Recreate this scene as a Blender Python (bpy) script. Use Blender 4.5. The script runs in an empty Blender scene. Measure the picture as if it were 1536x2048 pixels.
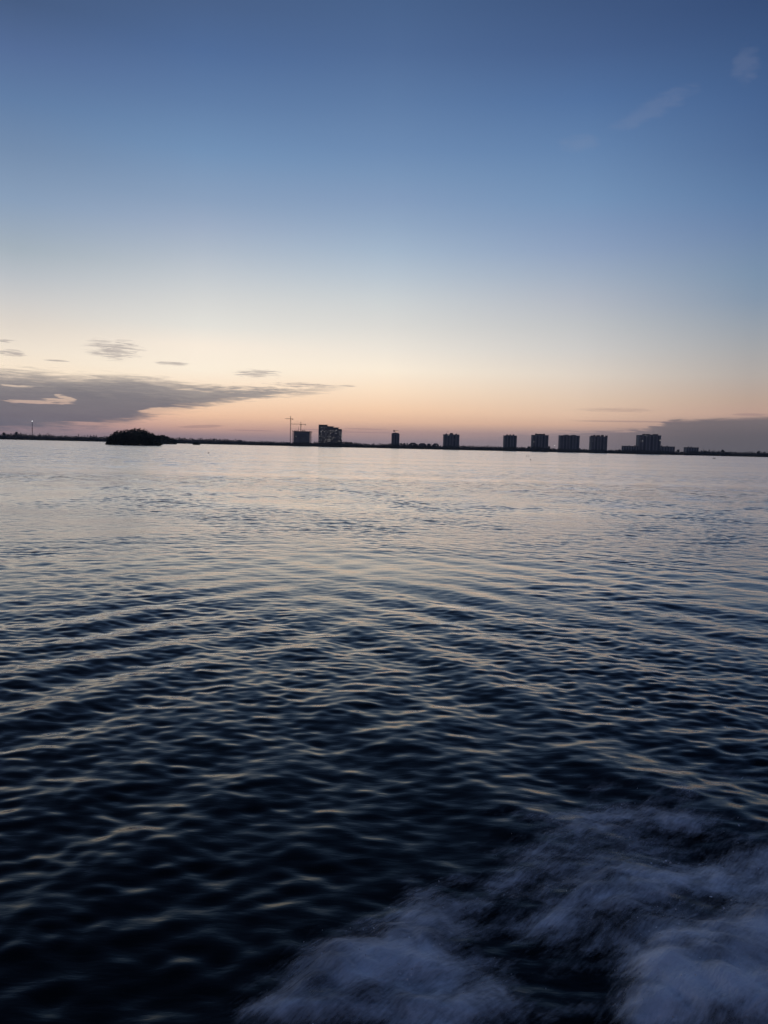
import bpy, math, random
import numpy as np
from mathutils import Matrix, Vector

random.seed(7)
rng = np.random.default_rng(11)
S = bpy.context.scene
COL = S.collection
R = math.radians
USE_HAZE = True

# ------------------------------------------------------------------ camera
CAM_H = 3.0
PITCH, ROLL = 4.785, 1.33
F = 1547.0                                   # focal length in pixels of the 1536 x 2048 photograph
cam = bpy.data.cameras.new('camera')
cam.sensor_fit = 'VERTICAL'
cam.sensor_height = 36.0
cam.lens = 36.0 * F / 2048.0
cam.clip_start = 0.05
cam.clip_end = 40000
camo = bpy.data.objects.new('camera', cam)
COL.objects.link(camo)
ROT = Matrix.Rotation(R(90 - PITCH), 4, 'X') @ Matrix.Rotation(R(ROLL), 4, 'Z')
camo.matrix_world = Matrix.Translation((0, 0, CAM_H)) @ ROT
S.camera = camo
R3 = ROT.to_3x3()


def ray(px, py):
    return (R3 @ Vector(((px - 768) / F, (1024 - py) / F, -1.0))).normalized()


def at(px, py, Y):
    d = ray(px, py)
    return Vector((0, 0, CAM_H)) + d * (Y / d.y)


def ground(px, py):
    d = ray(px, py)
    return Vector((0, 0, CAM_H)) + d * (-CAM_H / d.z)


def azel(px, py):
    d = ray(px, py)
    return math.degrees(math.atan2(d.x, d.y)), math.degrees(math.asin(d.z))


# ------------------------------------------------------------------ helpers
def lin(c):
    out = []
    for v in c[:3]:
        v = v / 255.0
        out.append(v / 12.92 if v <= 0.04045 else ((v + 0.055) / 1.055) ** 2.4)
    return tuple(out) + (1.0,)


def tag(o, label=None, cat=None, group=None, kind=None):
    if label: o['label'] = label
    if cat: o['category'] = cat
    if group: o['group'] = group
    if kind: o['kind'] = kind
    return o


def empty(name, loc):
    o = bpy.data.objects.new(name, None)
    o.location = loc
    o.empty_display_size = 0.5
    COL.objects.link(o)
    return o


class MB:
    """collects boxes, bars and tubes (in world metres) and links them as one mesh object"""
    def __init__(s):
        s.v, s.f = [], []

    def box(s, x0, x1, y0, y1, z0, z1):
        b = len(s.v)
        s.v += [(x0, y0, z0), (x1, y0, z0), (x1, y1, z0), (x0, y1, z0),
                (x0, y0, z1), (x1, y0, z1), (x1, y1, z1), (x0, y1, z1)]
        s.f += [(b, b + 3, b + 2, b + 1), (b + 4, b + 5, b + 6, b + 7), (b, b + 1, b + 5, b + 4),
                (b + 1, b + 2, b + 6, b + 5), (b + 2, b + 3, b + 7, b + 6), (b + 3, b, b + 4, b + 7)]
        return s

    def prism(s, pts, z0, z1):
        """pts: ground outline, counter-clockwise"""
        b, n = len(s.v), len(pts)
        s.v += [(x, y, z0) for x, y in pts] + [(x, y, z1) for x, y in pts]
        s.f += [tuple(b + n - 1 - i for i in range(n)), tuple(b + n + i for i in range(n))]
        for i in range(n):
            j = (i + 1) % n
            s.f.append((b + i, b + j, b + n + j, b + n + i))
        return s

    def wall(s, pts, y0, y1):
        """pts: outline in x, z, extruded in depth"""
        b, n = len(s.v), len(pts)
        s.v += [(x, y0, z) for x, z in pts] + [(x, y1, z) for x, z in pts]
        s.f += [tuple(b + i for i in range(n)), tuple(b + 2 * n - 1 - i for i in range(n))]
        for i in range(n):
            j = (i + 1) % n
            s.f.append((b + j, b + i, b + n + i, b + n + j))
        return s

    def tube(s, p, q, r0, r1=None, n=6):
        r1 = r0 if r1 is None else r1
        p, q = Vector(p), Vector(q)
        d = (q - p).normalized()
        a = d.orthogonal().normalized()
        c = d.cross(a)
        b = len(s.v)
        for pt, r in ((p, r0), (q, r1)):
            for i in range(n):
                t = 2 * math.pi * i / n
                s.v.append(tuple(pt + a * (r * math.cos(t)) + c * (r * math.sin(t))))
        for i in range(n):
            j = (i + 1) % n
            s.f.append((b + i, b + j, b + n + j, b + n + i))
        s.f += [tuple(b + n - 1 - i for i in range(n)), tuple(b + n + i for i in range(n))]
        return s

    def ball(s, c, r, sx=1, sy=1, sz=1, n=10):
        b = len(s.v)
        m = n // 2
        for i in range(1, m):
            th = math.pi * i / m
            for j in range(n):
                ph = 2 * math.pi * j / n
                s.v.append((c[0] + r * sx * math.sin(th) * math.cos(ph), c[1] + r * sy * math.sin(th) * math.sin(ph),
                            c[2] + r * sz * math.cos(th)))
        top, bot = len(s.v), len(s.v) + 1
        s.v += [(c[0], c[1], c[2] + r * sz), (c[0], c[1], c[2] - r * sz)]
        for i in range(m - 2):
            for j in range(n):
                k = (j + 1) % n
                s.f.append((b + i * n + j, b + (i + 1) * n + j, b + (i + 1) * n + k, b + i * n + k))
        for j in range(n):
            k = (j + 1) % n
            s.f.append((top, b + j, b + k))
            s.f.append((bot, b + (m - 2) * n + k, b + (m - 2) * n + j))
        return s

    def build(s, name, mat, parent=None):
        me = bpy.data.meshes.new(name)
        off = Vector(parent.matrix_world.translation) if False else (world_loc(parent) if parent else Vector((0, 0, 0)))
        me.from_pydata([(x - off.x, y - off.y, z - off.z) for x, y, z in s.v], [], s.f)
        me.materials.append(mat)
        me.update()
        o = bpy.data.objects.new(name, me)
        COL.objects.link(o)
        if parent: o.parent = parent
        return o


def world_loc(o):
    v = Vector((0, 0, 0))
    while o is not None:
        v += o.location
        o = o.parent
    return v


def mesh_np(name, verts, faces4, mat, smooth=False, parent=None):
    me = bpy.data.meshes.new(name)
    nv, nf = len(verts), len(faces4)
    k = faces4.shape[1]
    if parent is not None:
        w = world_loc(parent)
        verts = verts - np.array([w.x, w.y, w.z])
    me.vertices.add(nv)
    me.vertices.foreach_set('co', np.ascontiguousarray(verts, dtype=np.float32).ravel())
    me.loops.add(nf * k)
    me.loops.foreach_set('vertex_index', np.ascontiguousarray(faces4, dtype=np.int32).ravel())
    me.polygons.add(nf)
    me.polygons.foreach_set('loop_start', np.arange(0, nf * k, k, dtype=np.int32))
    me.polygons.foreach_set('use_smooth', np.full(nf, smooth, dtype=bool))
    me.update(calc_edges=True)
    me.validate()
    me.materials.append(mat)
    o = bpy.data.objects.new(name, me)
    COL.objects.link(o)
    if parent is not None: o.parent = parent
    return o


def leaf_cloud(centres, sizes):
    """random leaf-clump quads round the given centres"""
    n = len(centres)
    a = rng.normal(size=(n, 3)); a /= np.linalg.norm(a, axis=1)[:, None]
    b = rng.normal(size=(n, 3)); b -= (a * b).sum(1)[:, None] * a; b /= np.linalg.norm(b, axis=1)[:, None]
    s = sizes[:, None] * 0.5
    j = rng.uniform(0.6, 1.3, size=(n, 4, 1))
    base = np.stack([-a - b * .6, a * .8 - b, a + b * .7, -a * .7 + b], 1) * s[:, None, :] * j
    v = (centres[:, None, :] + base).reshape(-1, 3)
    f = np.arange(4 * n).reshape(n, 4)
    return v, f


def crown_points(c, rad, n, hollow=0.55):
    """points through an ellipsoid volume, denser near its rim, broken by a few bites"""
    d = rng.normal(size=(n, 3)); d /= np.linalg.norm(d, axis=1)[:, None]
    r = rng.uniform(hollow ** 3, 1.0, size=n) ** (1 / 3)
    lump = 1 + 0.16 * np.sin(d[:, 0] * 5 + c[0]) + 0.14 * np.sin(d[:, 2] * 6 + c[1] * 1.3) + 0.1 * np.sin(d[:, 1] * 7)
    return np.array(c)[None, :] + d * (r * lump)[:, None] * np.array(rad)[None, :]


# ------------------------------------------------------------------ materials
class NT:
    """small node-graph writer"""
    def __init__(s, tree):
        s.t = tree
        s.n = tree.nodes
        s.l = tree.links

    def node(s, kind, **kw):
        n = s.n.new(kind)
        for k, v in kw.items(): setattr(n, k, v)
        return n

    def put(s, sock, v):
        if hasattr(v, 'is_linked') or hasattr(v, 'links'):
            s.l.new(v, sock)
        else:
            sock.default_value = v

    def math(s, op, a, b=None, c=None, clamp=False):
        n = s.node('ShaderNodeMath', operation=op, use_clamp=clamp)
        s.put(n.inputs[0], a)
        if b is not None: s.put(n.inputs[1], b)
        if c is not None: s.put(n.inputs[2], c)
        return n.outputs[0]

    def mapr(s, v, a, b, c=0.0, d=1.0, kind='SMOOTHSTEP'):
        n = s.node('ShaderNodeMapRange', interpolation_type=kind, clamp=True) if kind == 'LINEAR' else s.node('ShaderNodeMapRange', interpolation_type=kind)
        for i, x in enumerate((v, a, b, c, d)): s.put(n.inputs[i], x)
        return n.outputs[0]

    def mix(s, fac, a, b, blend='MIX'):
        n = s.node('ShaderNodeMix', data_type='RGBA', blend_type=blend)
        s.put(n.inputs[0], fac); s.put(n.inputs[6], a); s.put(n.inputs[7], b)
        return n.outputs[2]

    def noise(s, vec, scale, detail=4, rough=0.55, dist=0.0):
        n = s.node('ShaderNodeTexNoise')
        s.l.new(vec, n.inputs['Vector'])
        n.inputs['Scale'].default_value = scale
        n.inputs['Detail'].default_value = detail
        n.inputs['Roughness'].default_value = rough
        n.inputs['Distortion'].default_value = dist
        return n.outputs['Fac']

    def mapping(s, vec, loc=(0, 0, 0), rot=(0, 0, 0), scale=(1, 1, 1)):
        n = s.node('ShaderNodeMapping')
        s.l.new(vec, n.inputs[0])
        n.inputs[1].default_value = loc; n.inputs[2].default_value = rot; n.inputs[3].default_value = scale
        return n.outputs[0]


def new_mat(name):
    m = bpy.data.materials.new(name)
    m.use_nodes = True
    return m, NT(m.node_tree), m.node_tree.nodes['Principled BSDF']


def surface(name, c1, c2, scale=0.3, rough=0.8, metal=0.0):
    """a base colour broken up by noise"""
    m, t, p = new_mat(name)
    geo = t.node('ShaderNodeNewGeometry')
    n = t.noise(geo.outputs['Position'], scale, 5, 0.6)
    k = t.mapr(n, 0.35, 0.65)
    t.l.new(t.mix(k, tuple(c1) + (1,), tuple(c2) + (1,)), p.inputs['Base Color'])
    p.inputs['Roughness'].default_value = rough
    p.inputs['Metallic'].default_value = metal
    return m


def glow(name, col, strength):
    m, t, p = new_mat(name)
    p.inputs['Base Color'].default_value = (0.5, 0.5, 0.5, 1)
    p.inputs['Emission Color'].default_value = col
    p.inputs['Emission Strength'].default_value = strength
    return m


M = {
    'leaf': surface('mangrove_leaves', (0.030, 0.040, 0.022), (0.065, 0.075, 0.04), 0.12, 0.7),
    'leaf_far': surface('far_leaves', (0.05, 0.058, 0.045), (0.1, 0.1, 0.075), 0.05, 0.8),
    'bark': surface('grey_bark', (0.06, 0.05, 0.04), (0.12, 0.1, 0.08), 1.5, 0.9),
    'mud': surface('wet_mud', (0.03, 0.027, 0.022), (0.07, 0.06, 0.05), 0.4, 0.6),
    'shore': surface('shore_earth', (0.04, 0.04, 0.03), (0.1, 0.09, 0.07), 0.03, 0.9),
    'concrete': surface('grey_concrete', (0.2, 0.2, 0.2), (0.28, 0.27, 0.26), 0.08, 0.85),
    'concrete_dark': surface('raw_concrete', (0.13, 0.13, 0.13), (0.2, 0.19, 0.18), 0.1, 0.9),
    'render': surface('painted_render', (0.24, 0.23, 0.22), (0.3, 0.29, 0.27), 0.05, 0.8),
    'tint': surface('tinted_glass', (0.05, 0.055, 0.065), (0.08, 0.085, 0.095), 0.2, 0.35),
    'roof': surface('roof_felt', (0.06, 0.05, 0.05), (0.1, 0.085, 0.08), 0.3, 0.9),
    'tile': surface('roof_tile', (0.1, 0.07, 0.055), (0.15, 0.11, 0.09), 0.6, 0.85),
    'steel': surface('crane_steel', (0.1, 0.05, 0.025), (0.16, 0.08, 0.04), 0.5, 0.6),
    'yellow': surface('yellow_paint', (0.5, 0.3, 0.06), (0.6, 0.38, 0.1), 0.5, 0.5),
    'mast': surface('mast_steel', (0.06, 0.06, 0.065), (0.12, 0.12, 0.125), 0.3, 0.6),
    'mast_red': surface('mast_red_paint', (0.2, 0.03, 0.02), (0.28, 0.05, 0.03), 0.3, 0.6),
    'mast_white': surface('mast_white_paint', (0.45, 0.45, 0.45), (0.6, 0.6, 0.6), 0.3, 0.6),
    'float': surface('float_paint', (0.03, 0.025, 0.02), (0.07, 0.06, 0.05), 4.0, 0.7),
    'lit': glow('glow_pane', lin((225, 215, 205)), 0.75),
    'lit_dim': glow('dim_glow_pane', lin((225, 215, 205)), 0.28),
    'beacon': glow('beacon_lens', (1, 1, 1, 1), 3.0),
    'lamp': glow('lamp_lens', (1, 0.93, 0.85, 1), 2.2),
    'worklamp': glow('work_lamp', (1, 0.72, 0.32, 1), 0.5),
}

# ------------------------------------------------------------------ sky
W = bpy.data.worlds.new('World')
S.world = W
W.use_nodes = True
T = NT(W.node_tree)
bg = T.n['Background']
tc = T.node('ShaderNodeTexCoord')
sep = T.node('ShaderNodeSeparateXYZ')
T.l.new(tc.outputs['Generated'], sep.inputs[0])
elev = T.math('MULTIPLY', T.math('ARCSINE', sep.outputs[2]), 180 / math.pi)
azim = T.math('MULTIPLY', T.math('ARCTAN2', sep.outputs[0], sep.outputs[1]), 180 / math.pi)
tz = T.math('DIVIDE', elev, 60.0, clamp=True)

SKY = {   # colours of the evening sky, column by column
    48: [(0, 70, 91, 130), (100, 84, 107, 152), (200, 97, 124, 166), (300, 116, 139, 174), (400, 138, 158, 187), (450, 152, 167, 188),
         (500, 166, 177, 189), (550, 186, 191, 198), (600, 206, 204, 203), (650, 224, 215, 205), (700, 242, 229, 212), (740, 251, 233, 209),
         (790, 248, 215, 190), (830, 225, 178, 165), (855, 165, 140, 145), (878, 120, 115, 128)],
    400: [(0, 73, 96, 138), (100, 80, 107, 154), (200, 96, 124, 168), (300, 115, 144, 184), (400, 140, 160, 191), (450, 158, 172, 197),
          (500, 176, 186, 202), (550, 196, 201, 208), (600, 214, 214, 213), (650, 229, 226, 219), (690, 250, 237, 221), (740, 254, 241, 221),
          (790, 253, 223, 194), (830, 246, 202, 170), (855, 206, 166, 152), (870, 155, 134, 140), (885, 132, 122, 134)],
    768: [(0, 72, 97, 140), (100, 80, 106, 151), (200, 94, 122, 166), (300, 110, 138, 180), (350, 122, 148, 186), (400, 134, 156, 191),
          (450, 148, 168, 197), (500, 165, 182, 204), (550, 185, 196, 209), (600, 205, 209, 212), (650, 220, 218, 214), (700, 239, 231, 219),
          (740, 253, 239, 219), (780, 254, 228, 200), (820, 249, 210, 177), (845, 230, 188, 162), (862, 183, 152, 147), (885, 145, 132, 140)],
    1150: [(0, 62, 85, 128), (100, 70, 95, 141), (200, 82, 112, 160), (300, 100, 130, 174), (400, 118, 146, 185), (450, 130, 152, 188),
           (500, 143, 161, 192), (550, 160, 173, 194), (600, 178, 184, 196), (650, 193, 195, 198), (700, 208, 205, 202), (750, 224, 212, 199),
           (800, 227, 202, 180), (830, 226, 193, 169), (850, 212, 175, 155), (868, 160, 140, 142), (890, 136, 127, 135)],
    1500: [(0, 52, 75, 118), (100, 60, 86, 131), (200, 69, 97, 144), (300, 80, 108, 153), (400, 95, 124, 166), (450, 105, 130, 169),
           (500, 115, 138, 171), (550, 123, 145, 172), (600, 133, 150, 172), (650, 150, 159, 171), (700, 165, 166, 169), (750, 178, 170, 165),
           (800, 187, 164, 150), (828, 190, 159, 146), (850, 160, 138, 136), (880, 115, 110, 118), (905, 105, 102, 112)],
}
ramps, azs = [], []
for px in sorted(SKY):
    n = T.node('ShaderNodeValToRGB')
    T.l.new(tz, n.inputs[0])
    cr = n.color_ramp
    cr.interpolation = 'LINEAR'
    st = [(max(0.0, azel(px, y)[1]) / 60.0, lin(c)) for y, *c in SKY[px]]
    top = np.array(st[0][1])
    st.append((35 / 60.0, tuple(top * np.array([.66, .68, .74, 1]))))
    st.append((50 / 60.0, tuple(top * np.array([.36, .38, .46, 1]))))
    st.sort()
    while len(cr.elements) > 1: cr.elements.remove(cr.elements[-1])
    cr.elements[0].position, cr.elements[0].color = st[0]
    for p_, c_ in st[1:]:
        e = cr.elements.new(p_); e.color = c_
    ramps.append(n.outputs[0]); azs.append(azel(px, 800)[0])
sky = ramps[0]
for i in range(1, 5):
    sky = T.mix(T.mapr(azim, azs[i - 1], azs[i], kind='LINEAR'), sky, ramps[i])
# the far side of the sky, away from the afterglow
nb = T.node('ShaderNodeValToRGB')
T.l.new(tz, nb.inputs[0])
for k, (p_, c_) in enumerate([(0.0, (92, 92, 112)), (0.12, (104, 98, 118)), (0.3, (84, 96, 132)), (0.8, (44, 60, 98))]):
    e = nb.color_ramp.elements[k] if k < 2 else nb.color_ramp.elements.new(p_)
    e.position = p_; e.color = lin(c_)
sky = T.mix(T.mapr(T.math('ABSOLUTE', azim), 30.0, 125.0), sky, nb.outputs[0])

# clouds, by direction
cv = T.node('ShaderNodeCombineXYZ')
T.l.new(azim, cv.inputs[0]); T.l.new(elev, cv.inputs[1])
cvec = cv.outputs[0]
streak = T.noise(T.mapping(cvec, scale=(0.55, 6.5, 1), rot=(0, 0, R(-1.5))), 1.0, 5, 0.6, 0.4)
fine = T.noise(T.mapping(cvec, loc=(7, 3, 0), scale=(0.85, 13, 1)), 1.0, 4, 0.6, 0.5)
soft = T.noise(T.mapping(cvec, loc=(3, 9, 2), scale=(0.16, 0.9, 1)), 1.0, 4, 0.5, 0.2)


def curve(pts, lo_az, hi_az, emax):
    n = T.node('ShaderNodeFloatCurve')
    T.l.new(T.mapr(azim, lo_az, hi_az, kind='LINEAR'), n.inputs['Value'])
    c = n.mapping.curves[0]
    ps = sorted(((azel(x, y)[0] - lo_az) / (hi_az - lo_az), azel(x, y)[1] / emax) for x, y in pts)
    ps = [(min(1, max(0, a)), min(1, max(0, b))) for a, b in ps]
    c.points[0].location = ps[0]; c.points[1].location = ps[-1]
    for q in ps[1:-1]: c.points.new(*q)
    for q in c.points: q.handle_type = 'AUTO_CLAMPED'
    n.mapping.update()
    return T.math('MULTIPLY', n.outputs[0], emax)


def blob(px, py, rx, ry, tilt=0.0):
    a, e = azel(px, py)
    rx = rx / F * 57.3; ry = ry / F * 57.3
    da = T.math('SUBTRACT', azim, a); de = T.math('SUBTRACT', elev, e)
    if tilt: de = T.math('SUBTRACT', de, T.math('MULTIPLY', da, tilt))
    q = T.math('ADD', T.math('POWER', T.math('ABSOLUTE', T.math('DIVIDE', da, rx)), 2.0), T.math('POWER', T.math('ABSOLUTE', T.math('DIVIDE', de, ry)), 2.0))
    return T.math('SUBTRACT', 1.0, q, clamp=True)


def cen(n, k):       # noise about zero
    return T.math('MULTIPLY', T.math('SUBTRACT', n, 0.5), k)


LA, HA = -30.0, 0.0
up = curve([(-140, 728), (0, 735), (100, 738), (200, 742), (300, 753), (370, 765), (450, 773), (560, 778), (640, 777), (715, 771), (767, 768)], LA, HA, 8.0)
lo = curve([(-140, 872), (0, 868), (130, 863), (200, 859), (255, 851), (330, 833), (400, 817), (480, 801), (560, 792), (640, 784), (715, 772), (767, 770)], LA, HA, 8.0)
dt = T.math('ADD', T.math('SUBTRACT', up, elev), T.math('ADD', cen(streak, 1.5), T.math('ADD', cen(soft, 1.2), cen(fine, 0.6))))
db = T.math('ADD', T.math('SUBTRACT', elev, lo), T.math('ADD', cen(streak, 1.2), cen(fine, 0.5)))
wid = T.math('ADD', 0.10, T.math('MULTIPLY', T.math('MINIMUM', T.math('MAXIMUM', T.math('SUBTRACT', up, lo), 0.0), 2.4), 0.32))
dens = T.math('MULTIPLY', T.mapr(dt, -0.15, wid), T.mapr(db, -0.2, T.math('MULTIPLY', wid, 0.85)))
dens = T.math('MULTIPLY', dens, T.mapr(azim, azel(722, 770)[0], azel(520, 770)[0]))
gaps = T.math('MAXIMUM', T.math('MAXIMUM', T.math('MAXIMUM', blob(70, 804, 78, 4.4), blob(118, 801, 36, 5)), blob(132, 795.5, 22, 5.5, -0.2)), T.math('MULTIPLY', blob(34, 772, 40, 2.6), 0.95))
gaps = T.math('MULTIPLY', T.mapr(T.math('ADD', gaps, T.math('ADD', cen(fine, 2.6), cen(streak, 0.8))), 0.3, 0.75), T.mapr(gaps, 0.0, 0.25))
gaps2 = T.mapr(T.math('ADD', T.math('MAXIMUM', blob(330, 822, 75, 10, 0.05), T.math('MULTIPLY', blob(200, 848, 120, 7), 0.75)), cen(streak, 1.8)), 0.5, 0.8)
dens = T.math('MULTIPLY', dens, T.math('SUBTRACT', 1.0, T.math('MAXIMUM', T.math('MULTIPLY', gaps, 0.52), T.math('MULTIPLY', gaps2, 0.7))))
ccol = T.mix(T.mapr(T.math('SUBTRACT', up, elev), 0.2, 1.8), lin((152, 146, 146)), lin((101, 105, 119)))
ccol = T.mix(T.math('MULTIPLY', T.mapr(streak, 0.42, 0.68, 0.0, 0.6), T.mapr(T.math('SUBTRACT', up, elev), 2.4, 0.4)), ccol, lin((166, 158, 153)))
ccol = T.mix(T.mapr(fine, 0.5, 0.3, 0.0, 0.5), ccol, lin((90, 94, 107)))
ccol = T.mix(T.mapr(soft, 0.4, 0.65, 0.0, 0.35), ccol, lin((120, 120, 130)))
sky = T.mix(T.math('MULTIPLY', dens, 0.93), sky, ccol)
# small streaky clouds above the bank
small = blob(228, 699, 64, 25)
for args in ((512, 747, 62, 10.5), (22, 706, 34, 8), (345, 727, 40, 4.5), (610, 770, 95, 6), (10, 682, 22, 4), (112, 721, 30, 2.5), (692, 772, 28, 2.2)):
    small = T.math('MAXIMUM', small, blob(*args))
sm = T.math('MULTIPLY', T.mapr(T.math('ADD', T.math('MULTIPLY', small, 0.5), T.math('ADD', cen(fine, 1.5), cen(streak, 0.6))), 0.16, 0.6), T.mapr(small, 0.0, 0.3))
sky = T.mix(T.math('MULTIPLY', sm, 0.6), sky, lin((138, 130, 136)))
# low bank on the right, and the thin bars above it
LB, HB = 0.0, 34.0
rt = curve([(769, 884), (900, 880), (1000, 874), (1100, 867), (1200, 862), (1262, 860), (1310, 851), (1352, 839.5), (1420, 836.5), (1536, 833), (1740, 826)], LB, HB, 6.0)
dr = T.math('ADD', T.math('SUBTRACT', rt, elev), T.math('ADD', cen(fine, 0.30), T.math('MULTIPLY', cen(streak, 1.0), T.mapr(azim, azel(1420, 840)[0], azel(1330, 840)[0], 0.25, 1.5))))
rd = T.math('MULTIPLY', T.mapr(dr, -0.08, 0.22), T.mapr(azim, azel(850, 860)[0], azel(1330, 860)[0], 0.35, 0.93))
sky = T.mix(rd, sky, T.mix(T.mapr(azim, azel(1000, 860)[0], azel(1450, 860)[0]), lin((140, 128, 134)), T.mix(T.mapr(dr, 0.0, 1.5), lin((112, 106, 112)), lin((99, 97, 104)))))
bars = T.math('MULTIPLY', blob(1232, 820, 105, 7), 0.55)
for args in ((1260, 843, 135, 2.0), (640, 859.5, 80, 1.6), (730, 858, 60, 1.5), (505, 861, 60, 1.5), (400, 853, 55, 4, 0.06), (700, 864, 120, 1.5), (1500, 829, 40, 3)):
    bars = T.math('MAXIMUM', bars, blob(*args))
bm = T.mapr(T.math('ADD', bars, cen(fine, 0.8)), 0.2, 0.75)
sky = T.mix(T.math('MULTIPLY', bm, 0.4), sky, lin((140, 118, 124)))
# faint high wisps on the right
wis = T.math('MAXIMUM', T.math('MAXIMUM', blob(1160, 287, 55, 17), blob(1320, 210, 80, 24, 0.3)), T.math('MAXIMUM', blob(1492, 132, 30, 36), blob(1275, 235, 60, 18, 0.2)))
wn = T.noise(T.mapping(cvec, loc=(1, 5, 0), scale=(0.8, 2.2, 1), rot=(0, 0, R(25))), 1.0, 4, 0.55, 0.5)
wm = T.math('MULTIPLY', T.mapr(T.math('ADD', wis, cen(wn, 2.0)), 0.1, 1.1), T.mapr(wis, 0.0, 0.5))
sky = T.mix(T.math('MULTIPLY', wm, 0.115), sky, lin((150, 150, 172)))

SUN_AZ, SUN_EL = -13.0, -3.0
nish = T.node('ShaderNodeTexSky', sky_type='NISHITA', sun_disc=False)
nish.sun_elevation = R(SUN_EL)
nish.sun_rotation = R(SUN_AZ)
nish.altitude = 0
sky = T.mix(1.0, sky, T.mix(T.mapr(elev, 4.0, 22.0), (1.0, 0.997, 1.0, 1), (0.955, 1.0, 0.972, 1)), 'MULTIPLY')
add = T.mix(0.05, sky, nish.outputs[0], 'ADD')
T.l.new(add, bg.inputs[0])
bg.inputs[1].default_value = 1.0

sun = bpy.data.lights.new('sun', 'SUN')
sun.energy = 0.5
sun.angle = R(0.5)
sun.color = (1, 0.72, 0.5)
suno = bpy.data.objects.new('sun', sun)
COL.objects.link(suno)
sd = Vector((math.sin(R(SUN_AZ)) * math.cos(R(SUN_EL)), math.cos(R(SUN_AZ)) * math.cos(R(SUN_EL)), math.sin(R(SUN_EL))))
suno.rotation_euler = sd.to_track_quat('Z', 'Y').to_euler()
suno.location = (0, 0, 50)

# ------------------------------------------------------------------ water
def unit(x, y):
    n = math.hypot(x, y); return x / n, y / n


comps = []       # (kx, ky, amplitude, phase, wavelength, family)
def family(n, ang, spread, l0, l1, slope, fam):
    for _ in range(n):
        a = R(ang + rng.normal() * spread)
        L = math.exp(rng.uniform(math.log(l0), math.log(l1)))
        s = slope * math.sqrt(2.0 / n)
        comps.append((math.cos(a) * 2 * math.pi / L, math.sin(a) * 2 * math.pi / L, s * L / (2 * math.pi), rng.uniform(0, 6.28), L, fam))
family(90, -92, 38, 0.15, 0.5, 0.038, 'wind')
family(90, -90, 55, 0.13, 0.46, 0.118, 'chop')       # short chop stirred up round the boat
family(44, -88, 36, 0.42, 1.3, 0.036, 'wind')
family(6, -85, 25, 3.0, 9.0, 0.010, 'wind')
family(16, 27, 11, 0.95, 2.1, 0.060, 'right')      # the two sets of wash thrown out by the boat
family(16, 143, 13, 0.9, 1.9, 0.055, 'left')
family(5, 60, 12, 0.8, 1.6, 0.02, 'right')


def waves(x, y, spacing):
    h = np.zeros_like(x)
    r = np.hypot(x, y)
    env_r = 1 / (1 + np.exp(-(x / np.maximum(y, 1) + 0.06) * 9)) * np.exp(-np.maximum(r - 14, 0) / 7.0)
    env_l = 1 / (1 + np.exp((x / np.maximum(y, 1) - 0.0) * 9)) * np.exp(-np.maximum(r - 13, 0) / 6.0)
    env_c = np.exp(-np.maximum(r - 10, 0) / 7.0)
    near = 0.86 + 0.14 * np.clip((r - 3.5) / 6, 0, 1)
    grp = 0.75 + 0.25 * np.sin(x * .41 + 1.3 * np.sin(y * .23)) * np.sin(y * .31 + 2 + np.sin(x * .2))
    # the breeze comes in cat's paws: wavelets bunch into steep groups with slack water between
    paw = (np.sin(x * .9 + 1.7 * np.sin(y * .33 + 1)) * np.sin(y * .62 + 1.9 * np.sin(x * .27)) + np.sin(x * .37 + y * .21 + 2 * np.sin(y * .13)) * np.sin(y * .29 - x * .11 + 2))
    grp = grp * np.clip(1.0 + (0.42 * paw) * np.clip((r - 6) / 8, 0, 1), 0.35, 2.0)
    far_ = 1 + 0.7 * np.clip((r - 18) / 15, 0, 1)
    for kx, ky, a, ph, L, fam in comps:
        att = np.clip((L / spacing - 2.2) / 2.5, 0, 1)
        e = a * att
        if fam == 'right': e = e * env_r
        elif fam == 'left': e = e * env_l
        elif fam == 'chop': e = e * env_c * near * grp
        else: e = e * near * (grp * far_ if L < 1.6 else 1)
        h += e * np.sin(kx * x + ky * y + ph)
    return h


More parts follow.
